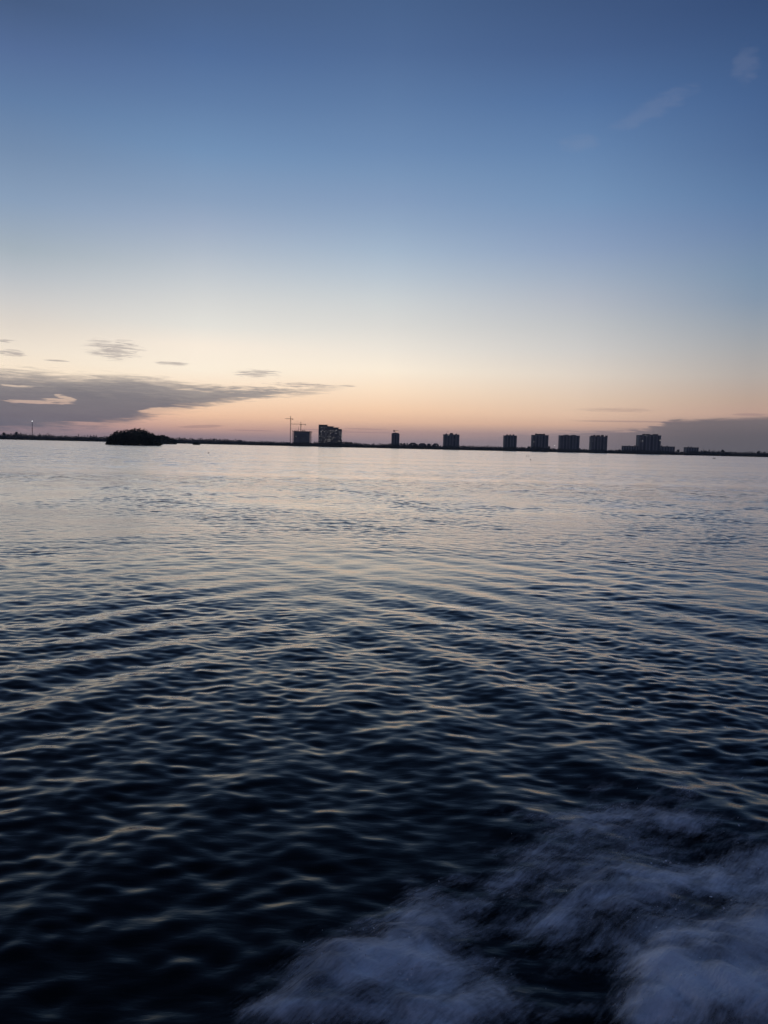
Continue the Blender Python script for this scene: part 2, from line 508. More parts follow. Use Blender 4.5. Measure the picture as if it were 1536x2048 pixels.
def build_water():
    dep = np.concatenate([np.linspace(74, 46, 40, endpoint=False), np.linspace(46, 8, 1150, endpoint=False), np.linspace(8, 2.4, 850, endpoint=False)])
    r = CAM_H / np.tan(np.radians(dep))
    r2 = np.exp(np.linspace(math.log(CAM_H / math.tan(R(2.4))), math.log(12000), 150))
    r = np.concatenate([r, r2])
    az = np.concatenate([np.linspace(-38, 38, 1000), np.linspace(38, 322, 70)[1:-1]])
    nr, na = len(r), len(az)
    sp = np.gradient(r)
    A, Rr = np.meshgrid(np.radians(az), r)
    X = np.sin(A) * Rr; Y = np.cos(A) * Rr
    SP = np.repeat(sp[:, None], na, 1)
    SP[:, 1000:] = 50.0
    Z = waves(X, Y, SP)
    edge = np.ones(na); edge[:40] = np.linspace(0, 1, 40); edge[960:1000] = np.linspace(1, 0, 40)
    Z = Z * edge[None, :]
    fade = np.clip((0.38 / SP - 2.2) / 2.5, 0, 1)
    V = np.stack([X, Y, Z], -1).reshape(-1, 3)
    i = np.arange(nr - 1)[:, None] * na
    j = np.arange(na)[None, :]; k = (j + 1) % na
    Fq = np.stack([i + k, i + na + k, i + na + j, i + j], -1).reshape(-1, 4)
    # close the middle under the boat
    V = np.vstack([V, [[0, 0, 0]]])
    c = len(V) - 1
    jj = np.arange(0, na, 2); 
    fan = np.stack([(jj + 2) % na, (jj + 1) % na, jj, np.full(len(jj), c)], -1)
    Fq = np.vstack([Fq, fan])
    o = mesh_np('water', V, Fq, water_mat(), True)
    at_ = o.data.attributes.new('near', 'FLOAT', 'POINT')
    at_.data.foreach_set('value', np.append(fade.ravel(), 1.0).astype(np.float32))
    o['kind'] = 'structure'
    return o


def water_mat():
    m, t, p = new_mat('dark_bay_water')
    geo = t.node('ShaderNodeNewGeometry')
    pos = geo.outputs['Position']
    at_ = t.node('ShaderNodeAttribute', attribute_name='near')
    near = at_.outputs['Fac']
    far = t.math('SUBTRACT', 1.0, near)
    lenn = t.node('ShaderNodeVectorMath', operation='LENGTH')
    t.l.new(pos, lenn.inputs[0])
    dist = lenn.outputs['Value']
    sepp = t.node('ShaderNodeSeparateXYZ'); t.l.new(pos, sepp.inputs[0])
    # patches of breeze and calm
    patch = t.noise(t.mapping(pos, scale=(0.004, 0.028, 1)), 1.0, 3, 0.5)
    calm = t.mapr(patch, 0.36, 0.62, 0.25, 1.35)
    # calmer reach beyond about a hundred metres, ruffled again in front of the islet
    reach = t.mapr(dist, 40.0, 170.0, 1.0, 0.5)
    ruf = t.math('MULTIPLY', t.mapr(t.math('DIVIDE', sepp.outputs[0], dist), -0.12, -0.25), t.math('MULTIPLY', t.mapr(dist, 85.0, 110.0), t.mapr(dist, 300.0, 480.0, 1.0, 0.0)))
    wind = t.math('MAXIMUM', t.math('MULTIPLY', calm, reach), t.math('MULTIPLY', ruf, 0.75))
    n1 = t.noise(t.mapping(pos, scale=(2.8, 8.0, 1), rot=(0, 0, R(4))), 1.0, 4, 0.5, 0.2)       # ripples of a hand's breadth
    n2 = t.noise(t.mapping(pos, loc=(5, 1, 0), scale=(1.9, 3.0, 1), rot=(0, 0, R(-6))), 1.0, 2, 0.5, 0.3)   # half-metre wavelets, far water only
    n3 = t.noise(t.mapping(pos, loc=(9, 4, 0), scale=(0.3, 0.6, 1), rot=(0, 0, R(3))), 1.0, 2, 0.5)
    n4 = t.noise(t.mapping(pos, loc=(2, 8, 0), scale=(0.07, 0.2, 1), rot=(0, 0, R(-4))), 1.0, 2, 0.5)
    # cat's paws: the wavelets come in groups, steep here and slack there
    ma = t.noise(t.mapping(pos, loc=(4, 2, 0), scale=(0.8, 1.1, 1), rot=(0, 0, R(5))), 1.0, 2, 0.55, 0.4)
    mb_ = t.noise(t.mapping(pos, loc=(1, 6, 0), scale=(0.30, 0.20, 1)), 1.0, 3, 0.6, 0.4)
    paw = t.math('ADD', 0.25, t.math('ADD', t.math('MULTIPLY', t.mapr(ma, 0.48, 0.72), t.mapr(dist, 12.0, 25.0, 0.5, 1.9)), t.math('MULTIPLY', t.mapr(mb_, 0.5, 0.7), t.mapr(dist, 25.0, 60.0, 0.0, 1.3))))
    h1 = t.math('MULTIPLY', n1, 0.0145)
    h2 = t.math('MULTIPLY', t.math('MULTIPLY', n2, 0.030), far)
    h3 = t.math('MULTIPLY', t.math('ADD', t.math('MULTIPLY', n3, 0.075), t.math('MULTIPLY', n4, t.mapr(dist, 25.0, 90.0, 0.0, 0.12))), far)
    paws = t.math('MULTIPLY', t.math('MULTIPLY', t.math('ADD', h2, h3), paw), t.mapr(dist, 14.0, 45.0, 0.55, 0.26))
    hh = t.math('MULTIPLY', t.math('ADD', h1, paws), wind)
    b = t.node('ShaderNodeBump')
    b.inputs['Strength'].default_value = 1.0
    b.inputs['Distance'].default_value = 1.0
    t.l.new(hh, b.inputs['Height'])
    # wavelets too small to draw out one by one count as roughness, more of it inside the cat's paws
    tex = t.math('ADD', t.math('MULTIPLY', t.mapr(ma, 0.45, 0.70), t.mapr(dist, 60.0, 140.0, 0.6, 0.1)), t.math('MULTIPLY', t.mapr(mb_, 0.46, 0.70), 0.8))
    tex = t.math('MULTIPLY', tex, t.math('ADD', 0.35, t.math('ADD', t.math('MULTIPLY', calm, 0.4), t.math('MULTIPLY', ruf, 0.9))))
    rough = t.math('ADD', t.mapr(dist, 12.0, 90.0, 0.03, 0.14, 'LINEAR'), t.math('MULTIPLY', tex, t.mapr(dist, 18.0, 45.0, 0.0, 0.17)))
    fr = t.node('ShaderNodeFresnel'); fr.inputs['IOR'].default_value = 1.34
    t.l.new(b.outputs[0], fr.inputs['Normal'])
    fac = t.math('MULTIPLY', t.math('POWER', fr.outputs[0], 1.4), 1.68, clamp=True)
    gl = t.node('ShaderNodeBsdfGlossy'); t.l.new(rough, gl.inputs['Roughness']); t.l.new(b.outputs[0], gl.inputs['Normal'])
    gl.inputs['Color'].default_value = (1, 1, 1, 1)
    di = t.node('ShaderNodeBsdfDiffuse'); di.inputs['Color'].default_value = (0.002, 0.005, 0.006, 1)
    mx = t.node('ShaderNodeMixShader')
    t.l.new(fac, mx.inputs[0]); t.l.new(di.outputs[0], mx.inputs[1]); t.l.new(gl.outputs[0], mx.inputs[2])
    t.n.remove(p)
    t.l.new(mx.outputs[0], t.n['Material Output'].inputs[0])
    return m


water = build_water()


# ------------------------------------------------------------------ wash foam
def foam_mat():
    m, t, p = new_mat('wash_foam')
    geo = t.node('ShaderNodeNewGeometry')
    pos = geo.outputs['Position']
    d = t.node('ShaderNodeAttribute', attribute_name='foam').outputs['Fac']
    a, b = ground(700, 1950), ground(770, 1908)
    ang = math.atan2(b.y - a.y, b.x - a.x)
    al = t.node('ShaderNodeVectorRotate', rotation_type='Z_AXIS')
    t.l.new(pos, al.inputs[0]); al.inputs['Angle'].default_value = -ang
    st = t.noise(t.mapping(al.outputs[0], scale=(1.5, 6, 3)), 1.0, 7, 0.68, 0.25)
    big = t.noise(t.mapping(pos, loc=(2, 7, 0), scale=(1.5, 2.2, 1)), 1.0, 6, 0.62, 0.2)
    grain = t.noise(t.mapping(al.outputs[0], scale=(14, 60, 8)), 1.0, 3, 0.6)
    v = t.math('ADD', t.math('MULTIPLY', d, 1.35), t.math('ADD', cen_t(t, st, 1.5), t.math('ADD', cen_t(t, big, 1.9), cen_t(t, grain, 0.6))))
    al_ = t.math('MULTIPLY', t.mapr(v, 0.2, 1.42), t.mapr(d, 0.0, 0.15))
    tr = t.node('ShaderNodeBsdfTransparent')
    mx = t.node('ShaderNodeMixShader')
    t.l.new(al_, mx.inputs[0]); t.l.new(tr.outputs[0], mx.inputs[1]); t.l.new(p.outputs[0], mx.inputs[2])
    t.l.new(mx.outputs[0], t.n['Material Output'].inputs[0])
    t.l.new(t.mix(t.mapr(big, .35, .7), (0.5, 0.51, 0.53, 1), (0.92, 0.93, 0.94, 1)), p.inputs['Base Color'])
    p.inputs['Roughness'].default_value = 0.9
    p.inputs['Specular IOR Level'].default_value = 0.1
    bp = t.node('ShaderNodeBump'); bp.inputs['Distance'].default_value = 0.05
    t.l.new(t.math('ADD', st, t.math('MULTIPLY', big, 1.5)), bp.inputs['Height']); t.l.new(bp.outputs[0], p.inputs['Normal'])
    return m


def cen_t(t, n, k):
    return t.math('MULTIPLY', t.math('SUBTRACT', n, 0.5), k)


FOAM = [  # centre and radii as seen in the photograph, strength; turned into places on the water
    (690, 1960, 120, 75, 0.95), (600, 2040, 110, 40, 0.75), (860, 1860, 95, 90, 0.75), (780, 1930, 130, 60, 0.7), (960, 2000, 120, 60, 0.5),
    (850, 2040, 200, 30, 0.6), (1180, 1690, 150, 60, 0.5), (1320, 1660, 130, 45, 0.5), (1050, 1760, 150, 60, 0.35), (1500, 1720, 60, 40, 0.55),
    (1330, 1960, 75, 60, 0.95), (1450, 1920, 130, 80, 0.85), (1290, 2040, 60, 40, 0.8), (1440, 2020, 150, 50, 0.8), (1520, 1860, 70, 40, 0.8),
    (1250, 1790, 150, 60, 0.5), (1380, 1770, 140, 50, 0.45), (1130, 1850, 120, 45, 0.42), (1180, 1640, 200, 50, 0.24), (1420, 1560, 170, 60, 0.22), (1240, 1580, 120, 40, 0.14), (1280, 1870, 120, 40, 0.3), (1180, 1960, 90, 60, 0.14),
    (1640, 1850, 140, 120, 0.8), (1640, 2000, 180, 120, 0.8), (1000, 2150, 500, 90, 0.6), (1650, 1680, 120, 70, 0.5), (1120, 1905, 70, 30, 0.12),
]


def build_foam():
    xs = np.arange(-3.0, 8.0, 0.03); ys = np.arange(1.6, 9.0, 0.03)
    X, Y = np.meshgrid(xs, ys)
    D = np.zeros_like(X)
    for px, py, rx, ry, s in FOAM:
        c = ground(px, py)
        ex = ground(px + rx, py) - c
        ey = (ground(px, py - ry) - ground(px, min(py + ry, 2400))) * 0.5
        q = np.array([[ex.x, ey.x], [ex.y, ey.y]])
        qi = np.linalg.inv(q)
        u = qi[0, 0] * (X - c.x) + qi[0, 1] * (Y - c.y)
        v = qi[1, 0] * (X - c.x) + qi[1, 1] * (Y - c.y)
        g = s * np.exp(-(u * u + v * v) * 0.9)
        D = D + g * (1 - D)
    H = waves(X, Y, np.full_like(X, 0.03))
    lump = np.zeros_like(X)
    for k in range(26):
        a = rng.uniform(0, 6.28); L = math.exp(rng.uniform(math.log(0.12), math.log(0.8)))
        lump += 0.10 * L * np.sin((np.cos(a) * X + np.sin(a) * Y) * 6.28 / L + rng.uniform(0, 6.28) + 1.5 * np.sin(X * 1.7 + k) * np.cos(Y * 2.1 - k))
    Z = H + 0.012 + D * (0.05 + np.abs(lump) * 0.12) + 0.08 * D ** 3
    n0, n1 = X.shape
    V = np.stack([X, Y, Z], -1).reshape(-1, 3)
    i = np.arange(n0 - 1)[:, None] * n1; j = np.arange(n1 - 1)[None, :]
    Fq = np.stack([i + j, i + j + 1, i + n1 + j + 1, i + n1 + j], -1).reshape(-1, 4)
    keep = D.ravel()[Fq].max(1) > 0.05
    Fq = Fq[keep]
    used = np.unique(Fq)
    re = np.full(len(V), -1); re[used] = np.arange(len(used))
    Vf, Ff, Af = V[used], re[Fq], np.clip((D.ravel()[used] - 0.05) / 0.95, 0, 1)
    # flung drops, thickest over the dense foam
    cand = np.flatnonzero(Af > 0.3)
    pick = rng.choice(cand, 260, p=Af[cand] ** 2 / (Af[cand] ** 2).sum())
    c = Vf[pick] + np.stack([rng.normal(size=260) * .05, rng.normal(size=260) * .05, np.abs(rng.normal(size=260)) * .10 + .02], 1)
    dv, df = leaf_cloud(c, rng.uniform(.006, .016, 260))
    Ff = np.vstack([Ff, df + len(Vf)]); Vf = np.vstack([Vf, dv]); Af = np.append(Af, np.full(len(dv), 1.0))
    o = mesh_np('wake_foam', Vf, Ff, foam_mat(), True)
    a_ = o.data.attributes.new('foam', 'FLOAT', 'POINT')
    a_.data.foreach_set('value', Af.astype(np.float32))
    tag(o, 'bluish white foam and froth of the boat wash on dark water', 'foam', kind='stuff')


build_foam()

# ------------------------------------------------------------------ far shore
SH = 2300.0
SHORE_Z = 0.7
pts = []
xs = np.linspace(-2600, 2600, 210)
front = [SH + 6 * math.sin(x * .011) + 5 * math.sin(x * .037 + 1) + 3 * math.sin(x * .13) for x in xs]
mb = MB()
for i in range(len(xs) - 1):
    b = len(mb.v)
    for k in (i, i + 1):
        x, y = float(xs[k]), front[k]
        mb.v += [(x, y - 3, -1.0), (x, y, 0.25), (x, y + 14, SHORE_Z), (x, y + 900, SHORE_Z + 1.0)]
    for q in range(3):
        mb.f.append((b + q, b + 4 + q, b + 5 + q, b + 1 + q))
shore = mb.build('shore', M['shore'])
shore['kind'] = 'structure'

PROFILE = [(-600, 10.5), (0, 11), (33, 13), (60, 10), (110, 10.6), (150, 10.2), (200, 9.2), (300, 10), (400, 9.2), (430, 9.6), (500, 8.2), (580, 8.6), (640, 9), (690, 10.5), (710, 9.6),
           (740, 8.6), (780, 8.4), (800, 9), (860, 8.6), (900, 8), (955, 7.8), (1000, 8.2), (1050, 9.2), (1065, 9.8), (1105, 8.2), (1170, 8), (1230, 7.4), (1290, 8), (1360, 7.6),
           (1400, 9.2), (1450, 9.8), (1500, 9), (1536, 9.4), (2200, 9)]


def build_forest():
    P, Sz = [], []
    px_, ph_ = zip(*PROFILE)
    for row, (dy, k) in enumerate(((3, 0.72), (14, 0.95), (34, 1.0))):
        x = -1900.0
        while x < 1900:
            Y = SH + dy + rng.normal() * 3
            ph = np.interp(768 + x / Y * F, px_, ph_)
            h = ph * Y / F * k * rng.uniform(0.86, 1.2) * (1 + .1 * math.sin(x * .021 + 2 * math.sin(x * .0067)))
            if row == 0: h *= rng.uniform(0.7, 1.0)
            w = rng.uniform(3.0, 6.0)
            c = (x, Y, h * 0.54)
            n = 90
            pts_ = crown_points(c, (w, w, h * 0.46), n, 0.2)
            P.append(pts_); Sz.append(rng.uniform(0.9, 2.0, size=n))
            low = np.stack([rng.uniform(x - w, x + w, 14), Y + rng.normal(size=14), rng.uniform(0.4, h * 0.5, 14)], 1)
            P.append(low); Sz.append(rng.uniform(1.8, 3.2, size=14))
            x += rng.uniform(2.6, 5.5)
    v, f = leaf_cloud(np.vstack(P), np.concatenate(Sz))
    v[:, 2] = np.maximum(v[:, 2], 0.05)
    o = mesh_np('mangrove_forest', v, f, M['leaf_far'])
    tag(o, 'low dark belt of mangrove woods all along the far shore', 'woods', kind='stuff')


build_forest()


def tree(name, px, top, label, w, kind, Y=SH + 26, group=None):
    """a tree that stands clear of the belt: trunk with limbs and a leafy crown"""
    p = at(px, top, Y)
    h = p.z - SHORE_Z
    root = tag(empty(name, (p.x, Y, SHORE_Z)), label, 'tree', group)
    t = MB()
    t.tube((p.x, Y, SHORE_Z), (p.x + rng.normal() * .3, Y, SHORE_Z + h * .9), 0.35, 0.08, 7)
    for k in range(7):
        a = rng.uniform(0, 6.28); z = SHORE_Z + h * rng.uniform(.45, .8)
        t.tube((p.x, Y, z), (p.x + math.cos(a) * w * .6, Y + math.sin(a) * w * .6, z + h * .12), 0.14, 0.04, 5)
    t.build('trunk', M['bark'], root)
    if kind == 'pine':
        z = rng.uniform(0.35, 1.0, 240)
        rr = w * (1.05 - z) ** 0.7 * rng.uniform(0.2, 1, 240)
        a = rng.uniform(0, 6.28, 240)
        c = np.stack([p.x + np.cos(a) * rr, Y + np.sin(a) * rr, SHORE_Z + z * h], 1)
        s = rng.uniform(0.5, 1.2, 240)
    elif kind == 'palm':
        cs = []
        for k in range(16):
            a = rng.uniform(0, 6.28); dr = rng.uniform(.4, 1)
            for q in np.linspace(0.1, 1, 12):
                cs.append((p.x + math.cos(a) * w * q, Y + math.sin(a) * w * q, SHORE_Z + h - 0.6 + (0.9 * q - 2.4 * dr * q * q)))
        c = np.array(cs); s = rng.uniform(0.5, 0.9, len(c))
    else:
        c = np.vstack([crown_points((p.x + rng.normal() * w * .35, Y + rng.normal() * w * .3, SHORE_Z + h * (.72 + .06 * k) - .6), (w * .7, w * .7, h * .2), 120, 0.2) for k in range(4)])
        c[:, 2] = np.minimum(c[:, 2], SHORE_Z + h)
        s = rng.uniform(0.7, 1.6, len(c))
    v, f = leaf_cloud(c, s)
    mesh_np('crown', v, f, M['leaf_far'], parent=root)
    return root


tree('broad_tree', 33, 863.6, 'round topped tree at far left, left of the lit radio mast', 4.0, 'broad')
tree('pine_tree', 41.5, 864.6, 'narrow pointed tree just left of the lit radio mast', 2.6, 'pine')
tree('broad_tree', 8, 865, 'bushy tree rising from woods at the left edge of the picture', 5.0, 'broad')
tree('palm_tree', 96, 866.5, 'thin palm poking up to the right of the radio mast', 2.6, 'palm')
tree('pine_tree', 157, 867.8, 'tallest pointed tree between the radio mast and the islet', 3.0, 'pine')
for i, (px, top) in enumerate([(169.5, 870.2), (175.5, 869.3), (181, 869.2), (187, 869.6), (192.5, 869.0)]):
    tree('pine_tree', px, top, 'pine in the evenly spaced row just left of the islet', 2.2, 'pine', group='row of pines left of the islet')
tree('broad_tree', 427, 877.3, 'rounded tree in the woods right of the tiny shrub islet', 4.5, 'broad')
tree('broad_tree', 478, 879.5, 'low spreading tree midway between islet and cranes', 5.0, 'broad')
tree('broad_tree', 692, 884.0, 'bushy tree beside the right foot of the stepped tower', 4.5, 'broad')
tree('broad_tree', 702, 884.6, 'spreading tree second from the right foot of the stepped tower', 4.5, 'broad')
tree('palm_tree', 760, 886.3, 'palm left of the slim tower with the yellow crane', 2.6, 'palm')
tree('palm_tree', 802, 886.4, 'palm close to the right foot of the slim tower', 2.4, 'palm')
tree('broad_tree', 809, 886.2, 'round tree between the slim tower and the hip roofed houses', 3.6, 'broad')
tree('broad_tree', 928, 892.0, 'low tree at the right foot of the tower with rooftop boxes', 4.0, 'broad')
tree('broad_tree', 1059, 892.8, 'dark tree at the left foot of the second plain tower', 3.8, 'broad')
tree('broad_tree', 1099, 892.6, 'dark tree at the right foot of the tower with raised middle', 3.6, 'broad')
tree('broad_tree', 1160, 896.6, 'small tree at the right foot of the scalloped tower', 3.2, 'broad')
tree('broad_tree', 1356, 899.3, 'rounded tree between the long low block and the small flat block', 4.5, 'broad')
tree('broad_tree', 1446, 899.6, 'broad tree in the woods right of the thin pole', 5.0, 'broad')
tree('broad_tree', 1517, 901.8, 'bushy tree near the right edge of the picture', 4.0, 'broad')


# ------------------------------------------------------------------ islets
def islet(name, label, cat, outline, Y, water_y, leaf, per, roots=True):
    """outline: top edge (px, py) from left to right"""
    x0, x1 = at(outline[0][0], water_y, Y).x, at(outline[-1][0], water_y, Y).x
    cx, w = (x0 + x1) / 2, (x1 - x0)
    xs_ = [at(px, py, Y).x for px, py in outline]
    zs_ = [max(0.2, at(px, py, Y).z) for px, py in outline]
    root = tag(empty(name, (cx, Y, 0)), label, cat)
    P, Sz = [], []
    n = max(6, int(w / (1.7 * leaf / 0.45)))
    for i in range(n):
        x = x0 + w * (i + 0.5) / n
        z = float(np.interp(x, xs_, zs_))
        half = 0.28 * w * math.sqrt(max(0.08, 1 - ((x - cx) / (w / 2)) ** 2))
        for y in np.linspace(-half, half, 4):
            zt = z * (1.08 if abs(y) < half * .4 else 0.85) * rng.uniform(0.94, 1.06)
            rw = min(w * .1, 0.28 * zt + 0.7) * rng.uniform(.8, 1.2)
            m_ = int(per * (0.5 + zt / max(zs_)))
            for (cz, rz) in ((zt - rw * .8, rw * .85), (zt * .52, zt * .45), (zt * .2, zt * .25)):
                P.append(crown_points((x + rng.normal() * .3, Y + y, max(cz, .35)), (rw, rw, max(rz, .3)), m_ // 3, 0.15))
                Sz.append(rng.uniform(.6, 1.3, size=m_ // 3) * leaf)
    c = np.vstack(P); s = np.concatenate(Sz)
    c[:, 2] = np.clip(c[:, 2], 0.25 * leaf, None)
    bump = 0.065 * max(zs_) * (np.sin(c[:, 0] * 1.15 + 2) + np.sin(c[:, 0] * 2.3 + c[:, 1] * .9) * .8 + np.sin(c[:, 0] * 4.1 + c[:, 1] * 1.7) * .5)
    lim = np.interp(c[:, 0], xs_, zs_) + bump - .1
    keep = c[:, 2] < lim
    c, s = c[keep], s[keep]
    for k in range(int(w * .7)):          # shoots that stand out of the crown
        x = rng.uniform(x0 + .08 * w, x1 - .08 * w)
        z = float(np.interp(x, xs_, zs_))
        n_ = 26
        c = np.vstack([c, np.stack([x + rng.normal(size=n_) * .45, Y + rng.normal(size=n_) * 1.0 - w * .05, z - .6 + rng.uniform(0, .10 * max(zs_) + .4) * rng.uniform(0, 1, n_)], 1)])
        s = np.append(s, rng.uniform(.5, 1.0, n_) * leaf)
    v, f = leaf_cloud(c, s)
    v[:, 2] = np.maximum(v[:, 2], 0.02)
    mesh_np('foliage', v, f, M['leaf'], parent=root)
    if roots:
        rb = MB()
        last = None
        for x in np.sort(rng.uniform(x0 + .03 * w, x1 - .03 * w, int(w * 3))):
            y = Y - 0.28 * w * math.sqrt(max(0.05, 1 - ((x - cx) / (w / 2)) ** 2)) - rng.uniform(0, .8)
            q = (x + rng.normal() * .5, y + 1.2, 1.6)
            rb.tube((x, y, -0.2), q, 0.05, 0.09, 5)
            if last is not None: rb.tube(last, q, 0.05, 0.05, 5)     # roots lace into one another
            last = q
        rb.build('prop_roots', M['bark'], root)
    bank = MB()
    bank.prism([(cx + w * .49 * math.cos(t), Y + w * .26 * math.sin(t)) for t in np.linspace(0, 2 * math.pi, 40, endpoint=False)], -0.5, 0.12)
    bank.build('mud_bank', M['mud'], root)
    return root


islet('mangrove_islet', 'large dark mangrove islet with a domed crown at left', 'islet',
      [(213, 888.5), (216, 883), (220, 878), (225, 871), (231, 865.2), (238, 862.6), (247, 862.8), (253, 860.4), (259, 861.8), (266, 860), (269, 857.6), (276, 857.2), (281, 859.8), (289, 860.6),
       (293, 863.5), (300, 866.4), (306, 867.4), (312, 870), (317, 872), (319, 884)], 617.0, 890.3, 0.6, 300)
islet('mangrove_islet', 'low dark mangrove islet tucked behind the right end of the large one', 'islet',
      [(300, 870), (318, 872), (325, 870.6), (331, 872), (337, 875), (344, 877.2), (350, 879), (352, 884)], 1250.0, 886.6, 1.0, 220, False)
islet('mangrove_shrub', 'lone tiny mangrove shrub low in the water right of the islets', 'shrub',
      [(386, 887.6), (389, 884.2), (392, 883.4), (395, 885), (399, 887.8)], 1150.0, 888.6, 0.7, 120, False)


# ------------------------------------------------------------------ buildings
def lit(root, px, py, Y, w, h, mat='lit'):
    p = at(px, py, Y)
    MB().box(p.x - w / 2, p.x + w / 2, Y - 0.25, Y - 0.004, p.z - h / 2, p.z + h / 2).build('glow_pane', M[mat], root)


def tower(name, label, x0, x1, top, Y, depth=24, bays=4, floor=3.2, wall='render', cat='tower', cut=1.6):
    """chamfered slab of flats: walls, vertical window bays, stacked balconies, parapet. Returns root and box"""
    A, B = at(x0, top, Y), at(x1, top + (x1 - x0) * .0232, Y)
    X0, X1, Z = A.x, B.x, (A.z + B.z) / 2
    root = tag(empty(name, ((X0 + X1) / 2, Y, SHORE_Z)), label, cat)
    w = X1 - X0
    c = cut
    MB().prism([(X0 + c, Y), (X1 - c, Y), (X1, Y + c), (X1, Y + depth - c), (X1 - c, Y + depth), (X0 + c, Y + depth), (X0, Y + depth - c), (X0, Y + c)], SHORE_Z - .5, Z - 1.0).build('wall', M[wall], root)
    pr = MB()
    for a0, a1, b0, b1 in ((X0 + c, X1 - c, Y - .2, Y + .3), (X0 - .2, X0 + .3, Y + c, Y + depth - c), (X1 - .3, X1 + .2, Y + c, Y + depth - c), (X0 + c, X1 - c, Y + depth - .3, Y + depth + .2)):
        pr.box(a0, a1, b0, b1, Z - 1.35, Z)
    pr.build('parapet', M['concrete'], root)
    bw = (w - 2 * c) / bays
    for b in range(bays):
        xa = X0 + c + bw * (b + .18); xb = X0 + c + bw * (b + .82)
        MB().box(xa, xb, Y - .12, Y - .003, SHORE_Z + 4, Z - 2.2).build('window_bay', M['tint'], root)
        bal = MB()
        z = SHORE_Z + 5
        while z < Z - 3:
            bal.box(xa - .3, xb + .3, Y - 1.5, Y - .14, z, z + .22)
            bal.box(xa - .3, xb + .3, Y - 1.5, Y - 1.38, z + .22, z + 1.1)
            z += floor
        if b % 2 == 0: bal.build('balcony_stack', M[wall], root)
    return root, X0, X1, Z


def roof_box(root, pxa, pxb, pya, Y, zbase, depth=8, name='roof_house', mat='roof', inset=6):
    A, B = at(pxa, pya, Y), at(pxb, pya, Y)
    MB().box(A.x, B.x, Y + inset, Y + inset + depth, zbase, A.z).build(name, M[mat], root)


# 1 block under construction, with open floors
Y = 2420.0
A, B = at(584.5, 862.0, Y), at(622, 862.8, Y)
root = tag(empty('concrete_frame_building', ((A.x + B.x) / 2, Y, SHORE_Z)), 'squat block under construction standing between the two tower cranes', 'building')
Z = A.z
core = MB().box(A.x + 5, B.x - 5.5, Y + 1.5, Y + 22, SHORE_Z - .5, Z - .8); core.build('wall', M['concrete'], root)
slab = MB().box(A.x, B.x + 1.5, Y, Y + 24, Z - .8, Z).build('roof_slab', M['concrete_dark'], root)
e = at(632.5, 864.5, Y)
MB().box(B.x - 6, at(624, 864.5, Y).x, Y - 1, Y + 23, Z - 3.2, Z - 2.4).build('edge_slab', M['concrete_dark'], root)
z = SHORE_Z + 3
while z < Z - 3:
    MB().box(A.x + .4, B.x - .4, Y + .6, Y + 23, z, z + .35).build('floor_slab', M['concrete_dark'], root)
    z += 3.4
for x in (A.x + .6, A.x + 3.4, B.x - 4.5, B.x - 1.2):
    for y in (Y + .8, Y + 21):
        MB().box(x, x + .8, y, y + .8, SHORE_Z - .5, Z - .8).build('column', M['concrete_dark'], root)
for px, py, w in ((585, 860.2, 1.0), (588.5, 860.4, 1.6), (591, 860, 1.4), (594, 860.2, 2.2), (604.5, 860, 2.6), (608, 859.8, 3.0), (611, 861, 1.2), (614.5, 861.6, 1.0), (619, 862, .8)):
    p = at(px, py, Y + 8)
    MB().box(p.x - w / 2, p.x + w / 2, Y + 8, Y + 10, Z, max(p.z, Z + .5)).build('column_stub', M['steel'], slab)
p = at(597, 852.8, Y + 10)
MB().tube((p.x, Y + 10, Z), (p.x, Y + 10, p.z - 6), .55, .5).tube((p.x, Y + 10, p.z - 6), (p.x, Y + 10, p.z), .3, .2).box(p.x - .9, p.x + .9, Y + 9.3, Y + 10.7, Z + 1.5, Z + 3.5).build('hoist_mast', M['steel'], root)
for py in (874.5, 880.2):
    p = at(624, py, Y)
    MB().box(B.x - 1.5, p.x + 1.2, Y + 2, Y + 6, p.z - .3, p.z + .3).build('loading_platform', M['concrete_dark'], root)
lit(root, 592.5, 872.8, Y + 1.5, 2.0, 1.8)


def lattice(mb, p, q, half, step, r):
    """square lattice column between two points"""
    p, q = Vector(p), Vector(q)
    d = (q - p); L = d.length; d.normalize()
    up_ = Vector((0, 0, 1)) if abs(d.z) < .9 else Vector((1, 0, 0))
    a = d.cross(up_).normalized(); b = d.cross(a)
    cs = [a * half + b * half, a * half - b * half, -a * half - b * half, -a * half + b * half]
    for c in cs: mb.tube(p + c, q + c, r, r, 4)
    n = max(1, int(L / step))
    for i in range(n):
        s, e_ = p + d * (L * i / n), p + d * (L * (i + 1) / n)
        for k in range(4):
            mb.tube(s + cs[k], e_ + cs[(k + 1) % 4], r * .6, r * .6, 3)


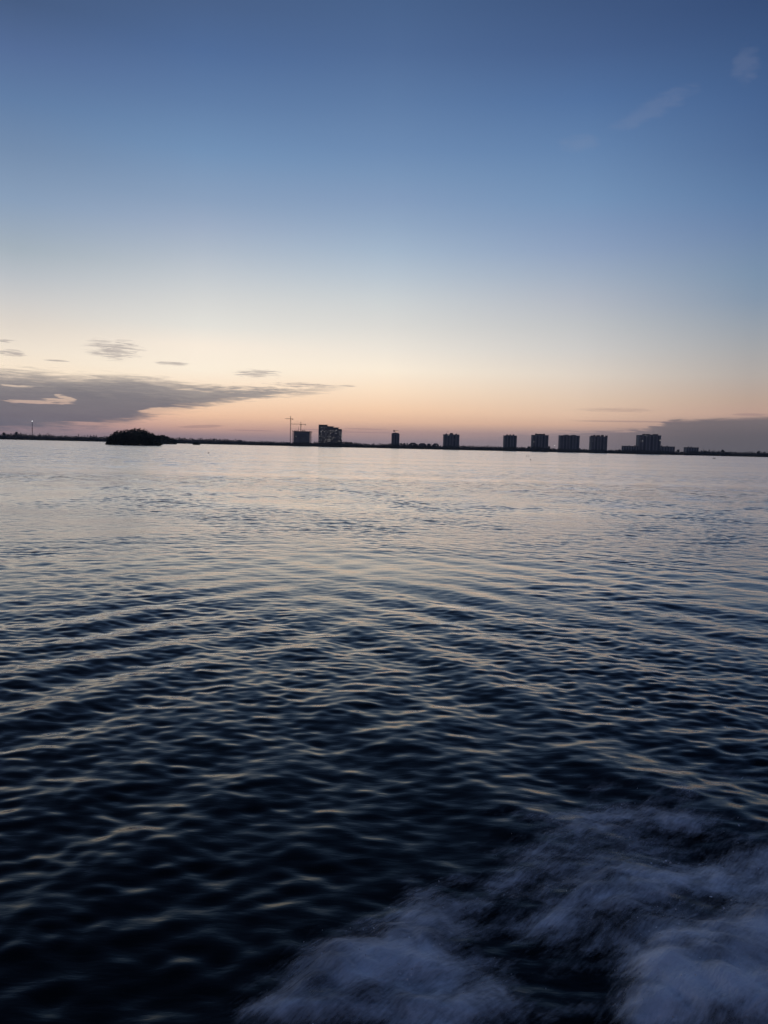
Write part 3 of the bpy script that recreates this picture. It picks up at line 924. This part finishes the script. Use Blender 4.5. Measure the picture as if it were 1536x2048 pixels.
def crane(label, mx, base_z, jib_y, apex_y, tip_l, tip_r, Y, bar=.34):
    J = at(mx, jib_y, Y); K = at(mx, apex_y, Y)
    L_, R_ = at(tip_l[0], tip_l[1], Y), at(tip_r[0], tip_r[1], Y)
    root = tag(empty('tower_crane', (J.x, Y, base_z)), label, 'crane', 'tower cranes over the unfinished block')
    m = MB(); lattice(m, (J.x, Y, base_z), (J.x, Y, J.z), 1.0, 3.0, bar); m.build('mast', M['steel'], root)
    m = MB(); lattice(m, (J.x, Y, J.z), (J.x, Y, K.z), .6, 2.4, bar * .9); m.build('apex', M['steel'], root)
    # the arm swings away from the viewer on one side and towards on the other
    sl = 1.4
    lt = Vector((L_.x, Y + (J.x - L_.x) * sl, L_.z + .4)); rt_ = Vector((R_.x, Y - (R_.x - J.x) * sl, R_.z))
    m = MB(); lattice(m, (J.x, Y, J.z + .2), lt, .55, 3.0, bar * .8); m.build('jib', M['steel'], root)
    m = MB(); lattice(m, (J.x, Y, J.z + .2), rt_, .55, 3.0, bar * .8); cj = m.build('counter_jib', M['steel'], root)
    MB().box(rt_.x - 1.3, rt_.x + 1.1, rt_.y - .9, rt_.y + .9, rt_.z - 2.4, rt_.z + .6).build('counterweight', M['concrete_dark'], cj)
    MB().box(J.x + .7, J.x + 2.3, Y - 2.4, Y - .9, J.z - 2.6, J.z - .2).build('cab', M['steel'], root)
    m = MB(); top_ = Vector((J.x, Y, K.z)); m.tube(top_, J.lerp(lt, .75), .07, .07, 4); m.tube(top_, rt_, .07, .07, 4); m.build('tie_bar', M['steel'], root)
    return root


crane('taller reddish tower crane standing left of the unfinished block', 581.3, SHORE_Z, 837.6, 832.3, (568.2, 837.0), (586.6, 838.0), 2415.0)
crane('shorter reddish tower crane rising from the unfinished block roof', 601.7, SHORE_Z, 848.6, 844.0, (577.5, 847.2), (612.4, 849.2), 2436.0)

# 2 stepped tower with many small glowing panes
Y = 2410.0
steps = [(637.2, 654.2, 849.4), (654.2, 666.2, 852.6), (666.2, 676.6, 855.0), (676.6, 683.2, 858.2)]
a = at(637.2, 860, Y); b = at(683.2, 860, Y)
root = tag(empty('stepped_tower', ((a.x + b.x) / 2, Y, SHORE_Z)), 'wide tower stepping down to the right, dotted with small pale glowing panes', 'tower')
tops = []
for x0, x1, t in steps:
    xa, xb, z = at(x0, t + 2, Y).x, at(x1, t + 2, Y).x, at((x0 + x1) / 2, t + 1.4, Y).z
    MB().box(xa + (.003 if x0 > 638 else 0), xb - .003, Y, Y + 24, SHORE_Z - .5, z).build('wall', M['concrete_dark'], root)
    zr = at((x0 + x1) / 2, t - .1, Y).z
    MB().box(xa, at(x1 + 1.6, t, Y).x if x1 < 680 else xb, Y - 1, Y + 25, zr - .7, zr).build('roof_slab', M['roof'], root)
    MB().box(xa + .8, xb - .9, Y + 4, Y + 20, z + .003, zr - .7).build('roof_house', M['roof'], root)
    tops.append((x0, x1, t))
z = SHORE_Z + 6
while z < at(640, 852, Y).z:
    m = MB()
    xr = max(x1 for x0, x1, t in steps if at(x0, t + 2.5, Y).z > z)
    m.box(a.x + .3, at(xr, 870, Y).x - .3, Y - 1.3, Y - .004, z, z + .25)
    m.build('balcony', M['concrete_dark'], root)
    z += 4.2
r2 = random.Random(5)
cnt = 0
for cx in np.arange(639.4, 683, 3.1):
    t = [t for x0, x1, t in steps if x0 <= cx < x1]
    if not t: continue
    for cy in np.arange(t[0] + 5.0, 886, 3.0):
        dens_ = 0.52
        if r2.random() < dens_ + .06 and cnt < 96:
            lit(root, cx + r2.uniform(-.2, .2), cy + (cx - 637) * .02, Y, r2.choice((1.1, 1.3, 1.6)), r2.choice((1.3, 1.5, 2.0)), r2.choice(('lit', 'lit', 'lit_dim', 'lit_dim', 'lit_dim')))  # small glowing boxes scattered as pale spots over the tower front
            cnt += 1

# 3 slim tower with a yellow crane on its roof
Y = 2430.0
root, X0, X1, Z = tower('slim_tower', 'slim single tower carrying a small yellow crane', 783.2, 799.2, 867.2, Y, 20, 3, wall='concrete')
roof = MB().wall([(X0, Z), (X1, Z), (X1, Z + .2), (X1 - 5, Z + 2.4), (X0 + 12, Z + 3.2), (X0 + 5, Z + 2.6), (X0, Z + .8)], Y + 1, Y + 18)
roof.build('curved_roof', M['roof'], root)
ZR = Z + 2.8
Yc = Y + 8
p0, pl, pr_ = at(790.6, 862.4, Yc), at(786.3, 861, Yc), at(797, 862, Yc)
cr_ = tag(empty('roof_crane', (p0.x, Yc, ZR)), 'small yellow work crane on the slim tower roof, its lamps glowing', 'crane')
MB().tube((p0.x, Yc, ZR - 1.5), (p0.x, Yc, p0.z), .45, .4).build('post', M['yellow'], cr_)
MB().box(pl.x, p0.x - .8, Yc - 1.6, Yc + 1.6, at(788, 863.4, Yc).z, at(788, 862.1, Yc).z).box(pl.x + .4, p0.x - 1.2, Yc - 1.4, Yc + 1.4, at(788, 861.6, Yc).z, at(788, 860.2, Yc).z).build('counterweight', M['steel'], cr_)
m = MB(); lattice(m, (p0.x - .6, Yc, at(791, 861.2, Yc).z), (pr_.x, Yc, at(797, 861.6, Yc).z), .5, 1.8, .22); m.build('jib', M['steel'], cr_)
MB().box(p0.x + .2, pr_.x - .8, Yc - .5, Yc + .5, at(794, 863.2, Yc).z, at(794, 862.4, Yc).z).build('work_lamp', M['worklamp'], cr_)

# 4 tower with rooftop boxes
Y = 2440.0
root, X0, X1, Z = tower('roof_box_tower', 'broad tower with a central roof house and two small boxes', 887.6, 919.2, 868.4, Y, 26, 5)
roof_box(root, 892.0, 894.4, 866.8, Y, Z - 1)
roof_box(root, 900.2, 906.6, 866.0, Y, Z - 1)
roof_box(root, 911.6, 914.2, 867.4, Y, Z - 1)
lit(root, 897, 870.4, Y - 1.6, 2.6, 1.2)
lit(root, 909, 879.3, Y - 1.6, 2.6, 1.0, 'lit_dim')
p = at(896.2, 864, Y + 9); q = at(894.8, 861.6, Y + 9)
dv = tag(empty('roof_davit', (p.x, Y + 9, Z - 1)), 'small slanting davit arm on a thin post above the broad tower', 'davit')
MB().tube((p.x, Y + 9, Z - 1), (p.x, Y + 9, p.z), .12, .1).build('post', M['steel'], dv)
MB().tube((p.x + .2, Y + 9, p.z - .5), (q.x, Y + 9, q.z), .75, .25).build('arm', M['steel'], dv)

# 5 - 8 plain towers
Y = 2420.0
root, X0, X1, Z = tower('plain_tower', 'narrow plain tower with three bumps on its roof', 1008.8, 1034.2, 870.6, Y, 24, 4)
for px in (1015.3, 1021.7, 1028): roof_box(root, px - 1.3, px + 1.3, 868.7, Y, Z - 1)
MB().box(at(1014, 870, Y).x, at(1029, 870, Y).x, Y + 5, Y + 16, Z - 1, Z + .6).build('roof_terrace', M['roof'], root)

root, X0, X1, Z = tower('raised_middle_tower', 'plain tower whose roofline is raised in the middle', 1065.2, 1097.6, 869.6, Y, 24, 5)
a = at(1072.5, 867.4, Y); b = at(1090.5, 867.8, Y)
MB().wall([(a.x, Z - 1), (b.x, Z - 1), (b.x, a.z + .3), (b.x - 2, a.z + .8), ((a.x + b.x) / 2 + 5, a.z - .9), ((a.x + b.x) / 2, a.z + .2), ((a.x + b.x) / 2 - 5, a.z - .9), (a.x + 2.5, a.z + .3), (a.x, a.z + .7)], Y + 2, Y + 18).build('roof_house', M['roof'], root)
lit(root, 1067.6, 883.8, Y - 1.6, 3.2, 1.3, 'lit_dim')

root, X0, X1, Z = tower('scalloped_tower', 'widest plain tower with two shallow arches on its roofline', 1120.4, 1160, 870.4, Y, 24, 6)
for c0 in (1133.5, 1148.2):
    c = at(c0, 869, Y)
    MB().wall([(c.x - 8, Z - 1)] + [(c.x + 8 * math.cos(t), Z - .6 + 2.6 * math.sin(t)) for t in np.linspace(0, math.pi, 13)], Y + 1.5, Y + 18).build('roof_arch', M['roof'], root)

root, X0, X1, Z = tower('crenellated_tower', 'plain tower with corner blocks and three bumps on top', 1182.8, 1215.6, 872.6, Y, 24, 5)
for px in (1184.6, 1213.8): roof_box(root, px - 1.8, px + 1.8, 871.0, Y, Z - 1, inset=1)
for px, w, t in ((1190.6, 1.6, 869.8), (1198.2, 3.4, 870.2), (1206.6, 2.2, 869.8)): roof_box(root, px - w, px + w, t, Y, Z - 1)
lit(root, 1185.4, 882.6, Y - .2, 1.6, 1.6, 'lit_dim'); lit(root, 1190.6, 879.6, Y - 1.6, 1.6, 1.2, 'lit_dim'); lit(root, 1185.4, 879, Y - .2, 1.4, 1.0, 'lit_dim')

# 9 the large block on the right with its low wings
Y = 2380.0
root, X0, X1, Z = tower('large_tower', 'largest dark tower at right, rising between two low wings', 1278.2, 1323, 869.8, Y, 28, 6)
roof_box(root, 1287.2, 1301.2, 867.8, Y, Z - 1, 10, inset=3)
roof_box(root, 1301.2, 1308.2, 869.2, Y, Z - 1, 9, inset=4)
roof_box(root, 1308.2, 1317.2, 868.2, Y, Z - 1, 10, inset=3)
lit(root, 1281.2, 881.6, Y - .2, 1.6, 1.5, 'lit_dim'); lit(root, 1285, 881.7, Y - 1.6, 2.2, 2.4); lit(root, 1320.2, 880.6, Y - 1.6, 3.2, 1.8)
lit(root, 1282, 875.2, Y - 1.6, 2.6, 1.0, 'lit_dim'); lit(root, 1291, 870.2, Y - 1.6, 4.0, 1.0, 'lit_dim'); lit(root, 1294, 872, Y - 1.6, 3, .8, 'lit_dim')


def low_block(label, x0, x1, top, Y, knobs, name='low_block'):
    A, B = at(x0, top, Y), at(x1, top + (x1 - x0) * .0232, Y)
    Z = (A.z + B.z) / 2
    r_ = tag(empty(name, ((A.x + B.x) / 2, Y, SHORE_Z)), label, 'building')
    MB().box(A.x + .6, B.x - .6, Y, Y + 22, SHORE_Z - .5, Z - .7).build('wall', M['render'], r_)
    rf = MB().box(A.x, B.x, Y - .8, Y + 22.8, Z - .7, Z).build('roof', M['roof'], r_)
    n = max(3, int((B.x - A.x) / 7))
    for i in range(n):
        x = A.x + (B.x - A.x) * (i + .5) / n
        MB().box(x - 1.6, x + 1.6, Y - .15, Y - .003, SHORE_Z + 3, Z - 1.6).build('window_bay', M['tint'], r_)
    for k in knobs:
        p = at(k, top - 1.7 + (k - x0) * .0232, Y)
        MB().box(p.x - 1.1, p.x + 1.1, Y + 4, Y + 7, Z, p.z).build('roof_turret', M['roof'], rf)
    return r_


low_block('low wing left of the largest dark tower, two knobs on its roof', 1247.2, 1278.0, 891.6, 2374.0, (1259.3, 1271))
low_block('low wing right of the largest dark tower, two knobs near it', 1323.0, 1350.4, 892.6, 2374.0, (1324.6, 1335.6))
low_block('small detached low block between the right wing and the thin pole', 1372.6, 1398.0, 894.4, 2385.0, (1378.2, 1384))


# hip-roofed houses in the woods
def house(label, x0, x1, eave, ridge, Y, spot=None):
    A, B = at(x0, eave, Y), at(x1, eave, Y)
    Zr = at((x0 + x1) / 2, ridge, Y).z
    Ze = min(A.z, B.z, Zr - 2)
    r_ = tag(empty('hip_roof_house', ((A.x + B.x) / 2, Y, SHORE_Z)), label, 'house')
    MB().box(A.x + 1.2, B.x - 1.2, Y + 1, Y + 15, SHORE_Z - .5, Ze).build('wall', M['render'], r_)
    m = MB(); w = B.x - A.x; i = w * .28
    m.v = [(A.x, Y, Ze), (B.x, Y, Ze), (B.x, Y + 16, Ze), (A.x, Y + 16, Ze), (A.x + i, Y + 8, Zr), (B.x - i, Y + 8, Zr)]
    m.f = [(0, 1, 5, 4), (1, 2, 5), (2, 3, 4, 5), (3, 0, 4), (3, 2, 1, 0)]
    m.build('roof', M['tile'], r_)
    if spot:
        lit(r_, spot[0], spot[1], Y + .9, 1.8, 2.8, 'lit_dim')
    return r_


YH = 2338.0
house('largest hip roofed house, nearest the slim tower', 817.5, 835, 888.5, 885.2, YH)
house('hip roofed house second from the slim tower', 836.5, 853.5, 889.2, 886.2, YH)
house('hip roofed house just left of the short post', 853.6, 862.5, 889.6, 887.0, YH)
house('hip roofed house nearest the broad tower with roof boxes', 865, 878.5, 889.8, 886.6, YH)
# glowing panels on posts, added to stand for pale house walls
for px, py, lab in ((825.3, 889.4, 'added tall glowing box in front of the largest hip roofed house'), (873, 890.8, 'added pale glowing lantern by the house nearest the broad tower')):
    p = at(px, py, SH - 2)
    r_ = tag(empty('glow_panel', (p.x, SH - 2, SHORE_Z)), 'added dim glowing lantern post below the ' + ('largest hip roofed house' if px < 850 else 'house nearest the broad tower'), 'panel')
    MB().tube((p.x, SH - 2, -.5), (p.x, SH - 2, p.z - 1.2), .12, .1).build('post', M['mast'], r_)
    MB().box(p.x - .7, p.x + .7, SH - 2.6, SH - 1.4, p.z - 1.2, p.z + 1.6).build('glow_face', M['lit_dim'], r_)


# ------------------------------------------------------------------ masts and poles
def pole(name, cat, label, px, top, Y, r, mat):
    p = at(px, top, Y)
    r_ = tag(empty(name, (p.x, Y, SHORE_Z)), label, cat)
    return r_, p


Y = 2395.0
r_, p = pole('radio_mast', 'mast', 'tall thin radio mast at far left with a bright white light on top', 64.3, 842.4, Y, .8, 'mast')
h = p.z - SHORE_Z
bands = [(0, .42, 'mast', 'lattice_section'), (.42, .66, 'mast_red', 'lattice_section'), (.66, .97, 'mast_white', 'lattice_section')]
for z0, z1, mt, nm in bands:
    m = MB(); lattice(m, (p.x, Y, SHORE_Z + h * z0), (p.x, Y, SHORE_Z + h * z1), .55, 2.2, .22); m.build(nm, M[mt], r_)
for zz in (.45, .57):
    MB().ball((p.x, Y, SHORE_Z + h * zz), 1.15, 1, 1, 1.3).build('antenna_drum', M['mast'], r_)
MB().ball((p.x, Y, p.z), 0.95).build('beacon', M['beacon'], r_)

r_, p = pole('flagpole', 'pole', 'thin bare pole right of the small detached low block', 1407.4, 891.6, 2360.0, .2, 'mast')
MB().tube((p.x, 2360, SHORE_Z), (p.x, 2360, p.z), .3, .2).build('shaft', M['mast'], r_)
MB().ball((p.x, 2360, p.z), .5).build('finial', M['mast'], r_)

r_, p = pole('short_post', 'post', 'short dark post among the hip roofed houses', 863.2, 886.0, 2330.0, .3, 'mast')
MB().tube((p.x, 2330, SHORE_Z), (p.x, 2330, p.z), .4, .3).build('shaft', M['mast'], r_)
MB().box(p.x - .5, p.x + .5, 2329.5, 2330.5, p.z, p.z + .7).build('cap', M['mast'], r_)

r_, p = pole('street_lamp', 'lamp', 'lit lamp post between the raised middle tower and scalloped tower', 1109.2, 890.8, 2345.0, .3, 'mast')
MB().tube((p.x, 2345, SHORE_Z), (p.x, 2345, p.z - .5), .3, .18).build('post', M['mast'], r_)
MB().ball((p.x, 2345, p.z), .75).build('lamp', M['lamp'], r_)


# ------------------------------------------------------------------ floats and birds on the water
def float_(label, px, py, dia):
    g = ground(px, py)
    r_ = tag(empty('crab_pot_float', (g.x, g.y, 0)), label, 'float')
    MB().ball((g.x, g.y, dia * .3), dia / 2).build('ball', M['float'], r_)
    MB().tube((g.x, g.y, dia * .7), (g.x + dia * .1, g.y, dia * 1.15), dia * .12, dia * .08).build('stick', M['float'], r_)


float_('small dark round float on calm water right of the islets', 417.3, 906.6, .34)
float_('small dark round float on calm water below the narrow plain tower', 1061, 919.9, .36)
float_('faint small float far out, left of three near the narrow plain tower', 1053, 912.8, .5)
float_('faint small float far out, right of its neighbour below the raised middle tower', 1057.4, 912.8, .5)
g = ground(1428, 917.0)
r_ = tag(empty('rowing_boat', (g.x, g.y, 0)), 'tiny low dark boat on the water at far right', 'boat')
hull = MB()
hx = [(-1.3, .0, .12), (-.9, .34, .2), (0, .45, .2), (.8, .38, .24), (1.35, .0, .4)]
hull.v = [(g.x + x, g.y - w, .28 + z * .6) for x, w, z in hx] + [(g.x + x, g.y + w, .28 + z * .6) for x, w, z in hx] + [(g.x + x * .9, g.y, -.1) for x, w, z in hx]
hull.f = [(i, i + 1, 11 + i, 10 + i) for i in range(4)] + [(5 + i + 1, 5 + i, 10 + i, 11 + i) for i in range(4)] + [(i + 1, i, 5 + i, 6 + i) for i in range(4)]
hull.build('hull', M['float'], r_)
MB().box(g.x - .1, g.x + .2, g.y - .3, g.y + .3, .3, .62).build('thwart', M['float'], r_)

# ------------------------------------------------------------------ air
if USE_HAZE:
    hz = MB().box(-3200, 3200, -300, 3400, -2.5, 112).build('haze', M['shore'])
    m = bpy.data.materials.new('evening_haze'); m.use_nodes = True
    t = NT(m.node_tree)
    t.n.remove(t.n['Principled BSDF'])
    v = t.node('ShaderNodeVolumePrincipled')
    v.inputs['Color'].default_value = (0.85, 0.88, 0.95, 1)
    v.inputs['Density'].default_value = 0.00004
    v.inputs['Anisotropy'].default_value = 0.2
    t.l.new(v.outputs[0], t.n['Material Output'].inputs['Volume'])
    hz.data.materials[0] = m
    hz['kind'] = 'stuff'

# ------------------------------------------------------------------ render settings
S.view_settings.view_transform = 'Standard'
S.view_settings.look = 'None'
S.view_settings.exposure = 0.0
S.view_settings.gamma = 1.0
S.render.engine = 'CYCLES'
S.cycles.use_denoising = True
S.cycles.denoiser = 'OPENIMAGEDENOISE'
S.cycles.denoising_input_passes = 'RGB_ALBEDO_NORMAL'
S.cycles.denoising_prefilter = 'ACCURATE'
S.cycles.max_bounces = 6
S.cycles.diffuse_bounces = 2
S.cycles.glossy_bounces = 3
S.cycles.transparent_max_bounces = 8
S.cycles.volume_bounces = 1
S.cycles.sample_clamp_indirect = 4.0
S.cycles.caustics_reflective = False
S.cycles.caustics_refractive = False
